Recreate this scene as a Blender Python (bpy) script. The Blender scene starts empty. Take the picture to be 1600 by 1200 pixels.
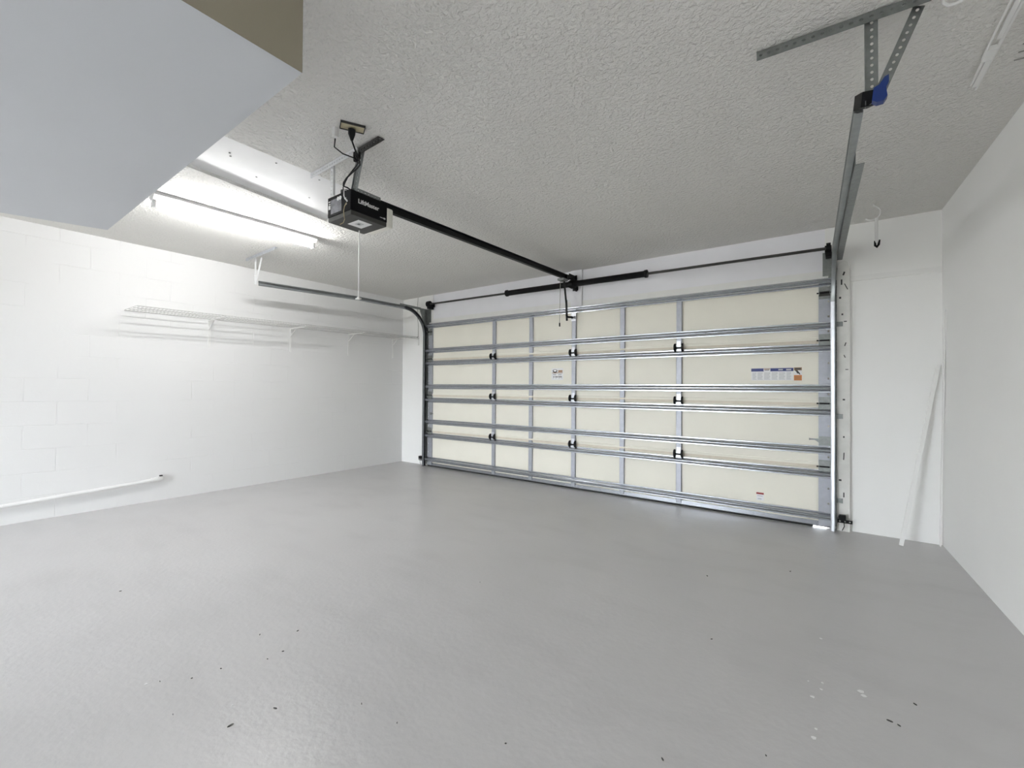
import bpy, bmesh, math, random
from mathutils import Vector, Matrix
random.seed(7)
S = bpy.context.scene
COL = S.collection
PI = math.pi
H = 2.55          # ceiling height
W = 6.20          # room width at the door wall
YB = -9.0
SK = 0.0492       # the right wall runs slightly out of square

# ------------------------------------------------------------------ materials
def mat(name, col, rough=0.5, metal=0.0, var=0.0, vscale=3.0, bump=0.0, bscale=60.0, bdist=0.002, emit=None, estr=0.0, spec=None, detail=3.0):
    m = bpy.data.materials.new(name); m.use_nodes = True
    nt = m.node_tree; b = nt.nodes['Principled BSDF']
    b.inputs['Base Color'].default_value = (*col, 1)
    b.inputs['Roughness'].default_value = rough
    b.inputs['Metallic'].default_value = metal
    if spec is not None: b.inputs['Specular IOR Level'].default_value = spec
    tc = nt.nodes.new('ShaderNodeTexCoord')
    n = nt.nodes.new('ShaderNodeTexNoise'); n.inputs['Scale'].default_value = vscale; n.inputs['Detail'].default_value = 4
    nt.links.new(tc.outputs['Object'], n.inputs['Vector'])
    r = nt.nodes.new('ShaderNodeMapRange')
    r.inputs[1].default_value = 0.3; r.inputs[2].default_value = 0.7
    r.inputs[3].default_value = 1.0 - var; r.inputs[4].default_value = 1.0 + var
    nt.links.new(n.outputs['Fac'], r.inputs[0])
    mx = nt.nodes.new('ShaderNodeVectorMath'); mx.operation = 'SCALE'
    mx.inputs[0].default_value = col
    nt.links.new(r.outputs[0], mx.inputs['Scale'])
    nt.links.new(mx.outputs[0], b.inputs['Base Color'])
    if bump > 0:
        n2 = nt.nodes.new('ShaderNodeTexNoise'); n2.inputs['Scale'].default_value = bscale; n2.inputs['Detail'].default_value = detail
        nt.links.new(tc.outputs['Object'], n2.inputs['Vector'])
        bp = nt.nodes.new('ShaderNodeBump'); bp.inputs['Strength'].default_value = bump; bp.inputs['Distance'].default_value = bdist
        nt.links.new(n2.outputs['Fac'], bp.inputs['Height'])
        nt.links.new(bp.outputs[0], b.inputs['Normal'])
    if emit:
        b.inputs['Emission Color'].default_value = (*emit, 1); b.inputs['Emission Strength'].default_value = estr
    return m

def ramp(nt, src, a, b, lo=0.0, hi=1.0):
    r = nt.nodes.new('ShaderNodeMapRange'); r.inputs[1].default_value = a; r.inputs[2].default_value = b
    r.inputs[3].default_value = lo; r.inputs[4].default_value = hi
    nt.links.new(src, r.inputs[0]); return r.outputs[0]

def mat_block_wall():
    m = mat('painted_block', (0.78, 0.78, 0.78), 0.55, var=0.012, vscale=1.2)
    nt = m.node_tree; b = nt.nodes['Principled BSDF']
    tc = nt.nodes.new('ShaderNodeTexCoord')
    sp = nt.nodes.new('ShaderNodeSeparateXYZ'); nt.links.new(tc.outputs['Object'], sp.inputs[0])
    cb = nt.nodes.new('ShaderNodeCombineXYZ')
    nt.links.new(sp.outputs['Y'], cb.inputs[0]); nt.links.new(sp.outputs['Z'], cb.inputs[1])
    br = nt.nodes.new('ShaderNodeTexBrick')
    br.inputs['Scale'].default_value = 1.0; br.inputs['Brick Width'].default_value = 0.406
    br.inputs['Row Height'].default_value = 0.203; br.inputs['Mortar Size'].default_value = 0.0045
    br.inputs['Mortar Smooth'].default_value = 0.6
    nt.links.new(cb.outputs[0], br.inputs['Vector'])
    # paint has filled most of the joints: only stretches of them show
    ns = nt.nodes.new('ShaderNodeTexNoise'); ns.inputs['Scale'].default_value = 1.7; ns.inputs['Detail'].default_value = 3
    nt.links.new(tc.outputs['Object'], ns.inputs['Vector'])
    k = ramp(nt, ns.outputs['Fac'], 0.44, 0.60)
    mu = nt.nodes.new('ShaderNodeMath'); mu.operation = 'MULTIPLY'
    nt.links.new(br.outputs['Fac'], mu.inputs[0]); nt.links.new(k, mu.inputs[1])
    n2 = nt.nodes.new('ShaderNodeTexNoise'); n2.inputs['Scale'].default_value = 45; n2.inputs['Detail'].default_value = 3
    nt.links.new(tc.outputs['Object'], n2.inputs['Vector'])
    ad = nt.nodes.new('ShaderNodeMath'); ad.operation = 'MULTIPLY_ADD'
    nt.links.new(n2.outputs['Fac'], ad.inputs[0]); ad.inputs[1].default_value = 0.16
    iv = nt.nodes.new('ShaderNodeMath'); iv.operation = 'MULTIPLY'; iv.inputs[1].default_value = -0.55
    nt.links.new(mu.outputs[0], iv.inputs[0]); nt.links.new(iv.outputs[0], ad.inputs[2])
    bp = nt.nodes.new('ShaderNodeBump'); bp.inputs['Strength'].default_value = 0.65; bp.inputs['Distance'].default_value = 0.006
    nt.links.new(ad.outputs[0], bp.inputs['Height']); nt.links.new(bp.outputs[0], b.inputs['Normal'])
    return m

def mat_ceiling():
    m = mat('textured_ceiling', (0.74, 0.73, 0.70), 0.8, var=0.03, vscale=0.8)
    nt = m.node_tree; b = nt.nodes['Principled BSDF']
    tc = nt.nodes.new('ShaderNodeTexCoord')
    n1 = nt.nodes.new('ShaderNodeTexNoise'); n1.inputs['Scale'].default_value = 52; n1.inputs['Detail'].default_value = 5; n1.inputs['Distortion'].default_value = 0.3
    nt.links.new(tc.outputs['Object'], n1.inputs['Vector'])
    h = ramp(nt, n1.outputs['Fac'], 0.36, 0.68)
    bp = nt.nodes.new('ShaderNodeBump'); bp.inputs['Strength'].default_value = 1.0; bp.inputs['Distance'].default_value = 0.006
    nt.links.new(h, bp.inputs['Height']); nt.links.new(bp.outputs[0], b.inputs['Normal'])
    return m

def mat_floor():
    m = mat('painted_concrete', (0.555, 0.545, 0.548), 0.3, var=0.03, vscale=1.1)
    nt = m.node_tree; b = nt.nodes['Principled BSDF']
    tc = nt.nodes.new('ShaderNodeTexCoord')
    # smudges left by tyres near the door and roller marks in the paint
    col_link = b.inputs['Base Color'].links[0].from_socket
    mp = nt.nodes.new('ShaderNodeMapping'); mp.inputs['Scale'].default_value = (1.2, 3.0, 1); mp.inputs['Rotation'].default_value = (0, 0, 0.5)
    nt.links.new(tc.outputs['Object'], mp.inputs[0])
    n1 = nt.nodes.new('ShaderNodeTexNoise'); n1.inputs['Scale'].default_value = 1.6; n1.inputs['Detail'].default_value = 3; n1.inputs['Roughness'].default_value = 0.5
    nt.links.new(mp.outputs[0], n1.inputs['Vector'])
    k = ramp(nt, n1.outputs['Fac'], 0.52, 0.80, 1.0, 0.93)
    sc = nt.nodes.new('ShaderNodeVectorMath'); sc.operation = 'SCALE'
    nt.links.new(col_link, sc.inputs[0]); nt.links.new(k, sc.inputs['Scale'])
    nt.links.new(sc.outputs[0], b.inputs['Base Color'])
    nr = nt.nodes.new('ShaderNodeTexNoise'); nr.inputs['Scale'].default_value = 2.5; nr.inputs['Detail'].default_value = 5
    nt.links.new(tc.outputs['Object'], nr.inputs['Vector'])
    nt.links.new(ramp(nt, nr.outputs['Fac'], 0.3, 0.7, 0.29, 0.36), b.inputs['Roughness'])
    n2 = nt.nodes.new('ShaderNodeTexNoise'); n2.inputs['Scale'].default_value = 38; n2.inputs['Detail'].default_value = 5
    nt.links.new(tc.outputs['Object'], n2.inputs['Vector'])
    bp = nt.nodes.new('ShaderNodeBump'); bp.inputs['Strength'].default_value = 0.34; bp.inputs['Distance'].default_value = 0.004
    nt.links.new(n2.outputs['Fac'], bp.inputs['Height']); nt.links.new(bp.outputs[0], b.inputs['Normal'])
    return m

M = dict(
    block=mat_block_wall(), ceil=mat_ceiling(), floor=mat_floor(),
    wall=mat('painted_wall', (0.88, 0.88, 0.87), 0.6, var=0.012, vscale=1.5, bump=0.12, bscale=90, bdist=0.002),
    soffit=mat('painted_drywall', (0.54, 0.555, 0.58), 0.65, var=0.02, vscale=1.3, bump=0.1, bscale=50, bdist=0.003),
    soffit_shaded_side=mat('shaded_tan_drywall', (0.31, 0.28, 0.215), 0.7, var=0.03),  # tan of the right face, darkened to carry its shade
    trim=mat('white_trim', (0.84, 0.84, 0.83), 0.5, var=0.02, vscale=6, bump=0.1, bscale=30),
    header=mat('header_paint', (0.86, 0.86, 0.90), 0.55, var=0.02, vscale=4, bump=0.1, bscale=30),
    jamb=mat('worn_jamb_paint', (0.74, 0.735, 0.71), 0.6, var=0.08, vscale=9, bump=0.3, bscale=25, bdist=0.003),
    hatch=mat('hatch_plywood_paint', (0.78, 0.78, 0.78), 0.5, var=0.03, vscale=5, bump=0.1, bscale=30),
    cream=mat('cream_door_skin', (0.86, 0.835, 0.74), 0.5, var=0.015, vscale=3, bump=0.06, bscale=120, bdist=0.001),
    joint=mat('tan_joint', (0.72, 0.66, 0.55), 0.6, var=0.05, vscale=20),
    galv=mat('galvanised_steel', (0.62, 0.64, 0.68), 0.36, 0.75, var=0.08, vscale=30, bump=0.05, bscale=80),
    galvd=mat('dull_galvanised_steel', (0.25, 0.265, 0.26), 0.45, 0.75, var=0.12, vscale=40, bump=0.05, bscale=90),
    shaded_track=mat('shaded_track_steel', (0.10, 0.105, 0.11), 0.45, 0.7, var=0.15, vscale=25),  # shade on the left vertical and curved runs, put into the steel colour
    label=mat('wiring_label_ink', (0.20, 0.20, 0.22), 0.4, var=0.35, vscale=45),
    brightgalv=mat('bright_zinc', (0.78, 0.79, 0.80), 0.45, 0.25, var=0.05, vscale=25),
    track=mat('track_steel', (0.33, 0.35, 0.355), 0.38, 0.8, var=0.08, vscale=25),
    strutm=mat('strut_steel', (0.43, 0.45, 0.49), 0.27, 0.92, var=0.06, vscale=20),
    shaded_rod=mat('shaded_white_wire', (0.50, 0.50, 0.49), 0.4, var=0.02),  # white shelf wire greyed to hold the shade on its underside
    stile=mat('stile_steel', (0.40, 0.415, 0.46), 0.5, 0.55, var=0.06, vscale=25),
    black=mat('black_steel', (0.005, 0.005, 0.006), 0.5, var=0.2, vscale=20, spec=0.2),
    blackp=mat('black_plastic', (0.004, 0.004, 0.005), 0.5, var=0.2, vscale=20, spec=0.12),
    greyp=mat('dark_grey_plastic', (0.035, 0.035, 0.032), 0.5, var=0.1, vscale=15),
    rubber=mat('black_rubber', (0.015, 0.015, 0.015), 0.7, var=0.2, vscale=15),
    whitep=mat('white_plastic', (0.85, 0.85, 0.84), 0.4, var=0.01),
    whitew=mat('white_wire', (0.82, 0.82, 0.81), 0.4, var=0.02),
    greyw=mat('grey_wire', (0.30, 0.30, 0.28), 0.5, var=0.02),
    lens=mat('light_lens', (0.80, 0.79, 0.72), 0.3, var=0.02),
    blue=mat('blue_plastic', (0.005, 0.028, 0.17), 0.4, var=0.1, vscale=30),
    sblue=mat('sticker_blue', (0.012, 0.028, 0.17), 0.4, var=0.05),
    sorange=mat('sticker_orange', (0.60, 0.20, 0.035), 0.45, var=0.05),
    sbrown=mat('sticker_brown', (0.30, 0.17, 0.08), 0.45, var=0.05),
    sred=mat('sticker_red', (0.30, 0.03, 0.03), 0.45, var=0.05),
    swhite=mat('sticker_white', (0.84, 0.84, 0.84), 0.4, var=0.01),
    sgrey=mat('sticker_grey', (0.56, 0.57, 0.58), 0.45, var=0.12, vscale=160),
    sdark=mat('sticker_ink', (0.03, 0.03, 0.03), 0.45, var=0.05),
    almond=mat('almond_plate', (0.50, 0.45, 0.30), 0.5, var=0.08),
    tube=mat('fluorescent_tube', (0.9, 0.9, 0.9), 0.4, emit=(1.0, 0.995, 0.985), estr=1.0),
    cord=mat('tan_cord', (0.36, 0.30, 0.17), 0.5, var=0.02),
)
TUBE_STRENGTH = 145.0
WORLD = 25.5
M['tube'].node_tree.nodes['Principled BSDF'].inputs['Emission Strength'].default_value = TUBE_STRENGTH

# ------------------------------------------------------------------ mesh builder
class MB:
    def __init__(s): s.v = []; s.f = []
    def add(s, vs, fs):
        k = len(s.v); s.v += [tuple(v) for v in vs]; s.f += [tuple(i + k for i in f) for f in fs]; return s
    def box(s, a, b, mtx=None):
        x0, y0, z0 = a; x1, y1, z1 = b
        vs = [Vector(c) for c in ((x0,y0,z0),(x1,y0,z0),(x1,y1,z0),(x0,y1,z0),(x0,y0,z1),(x1,y0,z1),(x1,y1,z1),(x0,y1,z1))]
        if mtx: vs = [mtx @ v for v in vs]
        return s.add(vs, [(0,3,2,1),(4,5,6,7),(0,1,5,4),(1,2,6,5),(2,3,7,6),(3,0,4,7)])
    def bar(s, p, q, w, t, up=(0,0,1)):
        """rectangular bar from p to q: w across (side), t along up"""
        p = Vector(p); q = Vector(q); d = (q - p); L = d.length; d.normalize(); u = Vector(up)
        side = d.cross(u).normalized(); u = side.cross(d).normalized()
        m = Matrix((side, d, u)).transposed().to_4x4(); m.translation = p
        return s.box((-w/2, 0, -t/2), (w/2, L, t/2), m)
    def prism(s, poly, axis, a, b):
        """extrude a closed 2D polygon along an axis: 'x' -> (y,z), 'y' -> (x,z), 'z' -> (x,y)"""
        f = {'x': lambda p, t: (t, p[0], p[1]), 'y': lambda p, t: (p[0], t, p[1]), 'z': lambda p, t: (p[0], p[1], t)}[axis]
        n = len(poly); vs = [f(p, a) for p in poly] + [f(p, b) for p in poly]
        fs = [tuple(range(n))[::-1], tuple(range(n, 2*n))] + [(i, (i+1) % n, n + (i+1) % n, n + i) for i in range(n)]
        return s.add(vs, fs)
    def tube(s, pts, r, n=10, caps=True):
        pts = [Vector(p) for p in pts]; rs = r if isinstance(r, (list, tuple)) else [r]*len(pts)
        t0 = (pts[1]-pts[0]).normalized(); ref = Vector((0,0,1)) if abs(t0.z) < 0.9 else Vector((1,0,0))
        u = t0.cross(ref).normalized(); rings = []
        vs = []
        for i, p in enumerate(pts):
            if i == 0: t = t0
            elif i == len(pts)-1: t = (pts[i]-pts[i-1]).normalized()
            else: t = ((pts[i]-pts[i-1]).normalized() + (pts[i+1]-pts[i]).normalized()).normalized()
            u = (u - t*u.dot(t)).normalized(); w = t.cross(u)
            for k in range(n):
                a = 2*PI*k/n; vs.append(p + (u*math.cos(a) + w*math.sin(a))*rs[i])
        fs = []
        for i in range(len(pts)-1):
            for k in range(n):
                fs.append((i*n+k, i*n+(k+1) % n, (i+1)*n+(k+1) % n, (i+1)*n+k))
        if caps: fs += [tuple(range(n))[::-1], tuple(range((len(pts)-1)*n, len(pts)*n))]
        return s.add(vs, fs)
    def cyl(s, p, q, r, n=20): return s.tube([p, q], r, n)
    def sweep(s, prof, path):
        """sweep closed profile (a along X, b along in-plane normal) along a path of (x, y, z) lying near a YZ plane"""
        P = [Vector(p) for p in path]; n = len(prof); vs = []
        for i, p in enumerate(P):
            a = P[max(i-1, 0)]; b = P[min(i+1, len(P)-1)]; t = (b - a); t.x = 0; t.normalize()
            nor = Vector((0, -t.z, t.y))
            for (c, d) in prof: vs.append(p + Vector((c, 0, 0)) + nor*d)
        fs = []
        for i in range(len(P)-1):
            for k in range(n): fs.append((i*n+k, i*n+(k+1) % n, (i+1)*n+(k+1) % n, (i+1)*n+k))
        fs += [tuple(range(n))[::-1], tuple(range((len(P)-1)*n, len(P)*n))]
        return s.add(vs, fs)
    def perf(s, o, dl, dw, L, w, t=0.0025, pitch=0.0254, r=0.0048, margin=0.0):
        """perforated strip: origin o (edge middle), along dl for L, width w centred along dw, thickness t"""
        o = Vector(o); dl = Vector(dl).normalized(); dw = Vector(dw); dw = (dw - dl*dw.dot(dl)).normalized(); nn = dl.cross(dw)
        n = max(1, int(round(L/pitch))); p = L/n
        ring = [(-1,-1),(0,-1),(1,-1),(1,0),(1,1),(0,1),(-1,1),(-1,0)]
        for c in range(n):
            ctr = o + dl*(p*(c+0.5)); vs = []
            for side in (0.5, -0.5):
                for (a, b) in ring: vs.append(ctr + dl*(a*p/2) + dw*(b*w/2) + nn*(t*side))
                for (a, b) in ring:
                    l = math.hypot(a, b); vs.append(ctr + dl*(a/l*r*1.25) + dw*(b/l*r) + nn*(t*side))
            fs = []
            for k in range(8):
                j = (k+1) % 8
                fs.append((k, j, 8+j, 8+k)); fs.append((16+j, 16+k, 24+k, 24+j))
                fs.append((8+k, 8+j, 24+j, 24+k))
                if k in (0, 1, 4, 5) or (k in (2, 3) and c == n-1) or (k in (6, 7) and c == 0):
                    fs.append((j, k, 16+k, 16+j))
            s.add(vs, fs)
        return s
    def build(s, name, m, parent=None, smooth=False, bevel=0.0):
        me = bpy.data.meshes.new(name); 
        org = Vector((0,0,0))
        me.from_pydata(s.v, [], s.f); me.validate(); me.materials.append(m)
        bm = bmesh.new(); bm.from_mesh(me); bmesh.ops.recalc_face_normals(bm, faces=bm.faces); bm.to_mesh(me); bm.free()
        if smooth:
            for p in me.polygons: p.use_smooth = True
            try: me.set_sharp_from_angle(angle=math.radians(40))
            except Exception: pass
        o = bpy.data.objects.new(name, me); COL.objects.link(o)
        if parent is not None:
            bpy.context.view_layer.update()
            o.parent = parent; o.matrix_parent_inverse = parent.matrix_world.inverted()
        if bevel:
            b = o.modifiers.new('bevel', 'BEVEL'); b.width = bevel; b.segments = 2; b.limit_method = 'ANGLE'
        return o

def thing(name, label, cat, loc=(0,0,0), group=None):
    o = bpy.data.objects.new(name, None); COL.objects.link(o); o.location = loc
    o.empty_display_size = 0.05
    o['label'] = label; o['category'] = cat; o['kind'] = 'thing'
    if group: o['group'] = group
    bpy.context.view_layer.update()
    return o
def tag(o, label, cat, group=None, kind='thing'):
    o['label'] = label; o['category'] = cat; o['kind'] = kind
    if group: o['group'] = group
    return o
def struct(o, label, cat):
    return tag(o, label, cat, kind='structure')
def lab(o, t): o['label'] = t; return o
def arc(c, r, a0, a1, n, f):
    return [f(c[0] + r*math.cos(a0+(a1-a0)*i/n), c[1] + r*math.sin(a0+(a1-a0)*i/n)) for i in range(n+1)]
def wx(y): return W - SK*y      # x of the right wall at depth y (y<0)

# ------------------------------------------------------------------ setting
b = MB(); b.prism([(0, 0.12), (0, YB), (wx(YB), YB), (wx(0.12), 0.12)], 'z', -0.12, 0.0)
floor_ob = struct(b.build('floor', M['floor']), 'glossy grey painted concrete garage floor', 'floor')
b = MB()
for (x, y, r) in ((5.506,-2.479,.006),(5.479,-2.60,.008),(5.628,-2.449,.013),(5.636,-2.475,.009),(5.491,-2.837,.009),(5.495,-2.786,.006),(3.383,-4.08,.006),(5.503,-2.528,.005),(5.493,-2.099,.006),(3.776,-3.93,.004),(5.46,-2.50,.003)):
    n = 7; b.prism([(x + r*random.uniform(.6,1.2)*math.cos(2*PI*k/n), y + r*random.uniform(.5,1.1)*math.sin(2*PI*k/n)) for k in range(n)], 'z', 0.0, 0.0012)
lab(b.build('paint_fleck', M['swhite'], floor_ob), 'white paint flecks scattered on the floor')['kind'] = 'stuff'
b = MB()
for (x, y, r) in ((3.878,-3.976,.009),(3.917,-3.845,.007),(3.483,-3.531,.005),(3.408,-4.043,.003),(3.485,-3.961,.003),(3.66,-4.075,.003),(4.146,-3.645,.004),(4.324,-3.628,.003),(3.509,-3.867,.003),(3.592,-3.655,.004),(3.595,-3.722,.003),(3.374,-3.654,.004),(2.29,-3.917,.005),(4.9,-1.677,.007),(5.312,-1.278,.006),(5.082,-2.415,.004),(5.111,-3.229,.006),(5.703,-2.586,.008),(5.727,-2.594,.005),(5.787,-2.42,.006),(5.371,-3.017,.003),(3.83,-2.603,.004),(4.679,-3.474,.003)):
    n = 6; a = random.uniform(0, 3)
    r *= .75; b.prism([(x + r*(1.5*math.cos(a)*math.cos(2*PI*k/n) - .5*math.sin(a)*math.sin(2*PI*k/n)), y + r*(1.5*math.sin(a)*math.cos(2*PI*k/n) + .5*math.cos(a)*math.sin(2*PI*k/n))) for k in range(n)], 'z', 0.0, 0.003)
lab(b.build('dirt_crumb', M['greyp'], floor_ob), 'dark crumbs of dirt scattered on the floor')['kind'] = 'stuff'

b = MB(); b.box((-0.15, YB, 0), (0, 0, H)); struct(b.build('wall_left', M['block']), 'white painted concrete block wall', 'wall')
b = MB(); b.prism([(wx(0), 0), (wx(YB), YB), (wx(YB)+0.15, YB), (wx(0)+0.15, 0)], 'z', 0, H)
struct(b.build('wall_right', M['wall']), 'plain white painted wall', 'wall')
OX0, OX1, OZ1 = 0.625, 5.525, 2.125
b = MB()
b.box((-0.15, 0, 0), (OX0, 0.12, H)); b.box((OX1, 0, 0), (wx(0)+0.15, 0.12, H)); b.box((OX0, 0, OZ1), (OX1, 0.12, H))
struct(b.build('wall_front', M['wall']), 'white wall around the garage door', 'wall')
# unseen rear wall; its open doorway is added, placed and sized for daylight
DX0, DX1, DZ = 0.8, 3.2, 2.15
b = MB()
b.box((-0.15, YB-0.12, 0), (DX0, YB, H)); b.box((DX1, YB-0.12, 0), (wx(YB)+0.15, YB, H)); b.box((DX0, YB-0.12, DZ), (DX1, YB, H))
struct(b.build('wall_back', M['wall']), 'white rear wall with a wide open doorway added for daylight', 'wall')

# ceiling with the hatch recess
HX = [(2.81, -3.84), (2.80, -2.58), (2.10, -2.58), (2.27, -3.84)]
b = MB(); T = 0.1; xr = wx(YB) + 0.15
def slab(poly): b.prism(poly, 'z', H, H+T)
slab([(-0.15, 0.12), (xr, 0.12), (xr, -2.58), (-0.15, -2.58)])
slab([(-0.15, -3.84), (xr, -3.84), (xr, YB-0.12), (-0.15, YB-0.12)])
slab([(2.80, -2.58), (xr, -2.58), (xr, -3.84), (2.81, -3.84)])
slab([(-0.15, -2.58), (2.10, -2.58), (2.27, -3.84), (-0.15, -3.84)])
struct(b.build('ceiling', M['ceil']), 'textured off-white garage ceiling', 'ceiling')

# dropped soffit at the upper left
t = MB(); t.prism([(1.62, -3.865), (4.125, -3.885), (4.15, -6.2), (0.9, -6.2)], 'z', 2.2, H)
so = t.build('soffit', M['soffit']); so.data.materials.append(M['soffit_shaded_side'])
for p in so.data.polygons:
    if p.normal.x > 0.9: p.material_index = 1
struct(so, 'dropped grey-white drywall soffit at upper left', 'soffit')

# hatch panel
t = thing('ceiling_hatch', 'smooth white painted plywood hatch panel set in the ceiling beside the fluorescent light', 'ceiling hatch', (2.5, -3.2, H))
b = MB()
b.add([(2.808,-3.838,H+.006),(2.798,-2.582,H+.006),(2.102,-2.582,H+.020),(2.272,-3.838,H+.020),
       (2.808,-3.838,H+.02),(2.798,-2.582,H+.02),(2.102,-2.582,H+.036),(2.272,-3.838,H+.036)],
      [(0,1,2,3),(7,6,5,4),(0,4,5,1),(1,5,6,2),(2,6,7,3),(3,7,4,0)])
b.build('panel', M['hatch'], t)
for (x, y) in ((2.73,-3.30),(2.42,-3.28),(2.40,-2.90),(2.74,-3.02),(2.62,-3.52),(2.58,-3.50)):
    z = H + .006 + (2.805-x)/0.62*.014
    b = MB(); b.cyl((x, y, z-.003), (x, y, z+.002), .006, 10); b.build('screw', M['galvd'], t)

# trims round the door
b = MB(); b.box((OX0, -0.012, OZ1), (OX1, 0, 2.19)); struct(b.build('trim_1', M['trim']), 'white stop trim along the top of the garage door', 'trim')
b = MB(); b.box((0.43, -0.02, 2.19), (0.695, 0, H)); struct(b.build('trim_2', M['trim']), 'white mounting board above the left door track', 'trim')
b = MB(); b.box((0.695, -0.008, 2.19), (3.05, 0, H)); b.box((3.17, -0.008, 2.19), (5.47, 0, H))
struct(b.build('trim_3', M['header']), 'pale header board above the garage door', 'trim')
b = MB(); b.box((3.02, -0.03, 2.13), (3.165, -0.008, H)); struct(b.build('trim_4', M['header']), 'white centre board behind the spring bracket', 'trim')
b = MB(); b.box((5.475, -0.02, 2.19), (5.56, 0, H-.002)); struct(b.build('trim_5', M['trim']), 'white mounting board above the right door track', 'trim')
b = MB()
b.prism([(5.552, 0.0), (5.64, 0.0), (5.64, 2.17), (5.625, 2.235), (5.60, 2.25), (5.565, 2.235), (5.552, 2.15)], 'y', -0.045, 0)
jb = struct(b.build('trim_6', M['jamb']), 'scuffed white wooden jamb board beside the right door track', 'trim')
for (x, z, w, h, k) in ((5.60,2.14,.012,.03,.3),(5.585,2.07,.010,.045,0),(5.615,2.03,.006,.055,-.4),(5.575,1.94,.014,.016,0),(5.59,1.80,.012,.014,0),(5.61,1.74,.02,.008,0),
                        (5.61,1.55,.007,.03,.3),(5.605,1.45,.006,.025,-.4),(5.62,1.34,.02,.006,0),(5.60,1.09,.016,.012,0),(5.60,.62,.007,.06,.05),(5.60,.78,.01,.014,0),(5.575,.42,.018,.014,0),(5.60,.30,.008,.04,0)):
    c = MB(); m4 = Matrix.Translation((x, -0.0455, z)) @ Matrix.Rotation(k, 4, 'Y')
    c.box((-w/2, -.001, -h/2), (w/2, .0005, h/2), m4); lab(c.build('scuff_mark', M['sdark'], jb), 'dark chip in the white paint')
b = MB(); b.box((5.645, -0.018, 2.075), (W-0.004, 0, 2.115)); struct(b.build('trim_7', M['trim']), 'thin white horizontal batten on the front wall by the right corner', 'trim')
# unseen stops added outside the door to block light leaking round it
b = MB(); b.box((OX0-.03, .0115, 0), (OX0+.05, .12, OZ1)); b.box((OX1-.045, .0115, 0.012), (OX1+.03, .12, OZ1)); b.box((OX0, .0115, OZ1-.05), (OX1, .12, OZ1+.02))
struct(b.build('trim_8', M['trim']), 'added stop blocking light leaks around the garage door opening', 'trim')

# ------------------------------------------------------------------ garage door
DL, DR = 0.638, 5.512
YS = -0.03        # inner face of the door skin
gd = thing('garage_door', 'closed cream sectional garage door with galvanised struts and stiles', 'garage door', (3.07, YS, 0))
SEC = [(0.02, 0.5318), (0.532, 1.0638), (1.064, 1.5978), (1.598, 2.112)]
for (z0, z1) in SEC:
    b = MB()
    b.prism([(YS, z0+.022), (YS-.006, z0+.018), (YS-.006, z0), (YS+.04, z0), (YS+.04, z1), (YS-.006, z1), (YS-.006, z1-.03), (YS-.001, z1-.034), (YS-.001, z1-.042), (YS-.004, z1-.044), (YS-.004, z1-.052), (YS, z1-.055)], 'x', DL, DR)
    b.build('door_panel', M['cream'], gd)
for (z0, z1) in SEC[:3]:
    b = MB(); b.box((DL+.1, YS-.0075, z1-.028), (DR-.08, YS-.0055, z1-.004)); lab(b.build('joint_strip', M['joint'], gd), 'tan strip along the joint between two door panels')
# stiles
CX = [1.885, 2.475, 3.075, 3.67, 4.27]
def stile_mesh(x0, x1, z0, z1, holes=None):
    b = MB()
    if holes is None:
        b.prism([(x0, YS), (x0, YS-.018), (x0+.004, YS-.022), (x1-.004, YS-.022), (x1, YS-.018), (x1, YS)], 'z', z0, z1)
    else:
        # end stile: solid web plus a perforated flange on the outer side
        if holes > 0:
            b.box((x0, YS-.022, z0), (x1-.03, YS, z1)); b.perf((x1-.015, YS-.02, z0), (0,0,1), (1,0,0), z1-z0, .03, .003, .125, .0075)
        else:
            b.box((x0+.03, YS-.022, z0), (x1, YS, z1)); b.perf((x0+.015, YS-.02, z0), (0,0,1), (1,0,0), z1-z0, .03, .003, .125, .0075)
    return b
for x in CX:
    for (z0, z1) in SEC: stile_mesh(x-.027, x+.027, z0+.008, z1-.012).build('stile', M['stile'], gd)
for (z0, z1) in SEC:
    lab(stile_mesh(DL, DL+.085, z0+.004, z1-.004, -1).build('end_stile', M['stile'], gd), 'wide end stile with a row of holes')
    lab(stile_mesh(DR-.085, DR, z0+.004, z1-.004, 1).build('end_stile', M['stile'], gd), 'wide end stile with a row of holes')
# struts
YT = YS - .0225
def strut(z, s=1.0):
    pr = [(0,-.034),(0,-.024),(-.024,-.018),(-.034,-.014),(-.038,-.007),(-.034,-.002),(-.034,.002),(-.038,.007),(-.034,.014),(-.024,.018),(0,.024),(0,.034),(.0015,.034),(.0015,-.034)]
    b = MB(); b.prism([(YT+p[0], z+p[1]*s) for p in pr], 'x', DL-.03, DR+.004)
    return b.build('strut', M['strutm'], gd)
for z in (0.105, 0.458, 0.66, 0.983, 1.181, 1.527, 1.713, 2.083): strut(z)
# bottom retainer rail and seal; the seal does not quite reach at the right corner
b = MB(); b.box((DL, YS-.014, .018), (DR, YS-.0065, .055)); b.build('bottom_retainer', M['strutm'], gd)
b = MB(); b.prism([(YS-.012, .018), (YS-.016, .008), (YS-.010, .0005), (YS+.03, .0005), (YS+.036, .01), (YS+.034, .018)], 'x', DL, DR-.125)
b.prism([(YS-.012, .018), (YS-.014, .012), (YS+.034, .012), (YS+.034, .018)], 'x', DR-.125, DR); b.build('bottom_seal', M['rubber'], gd)
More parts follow.
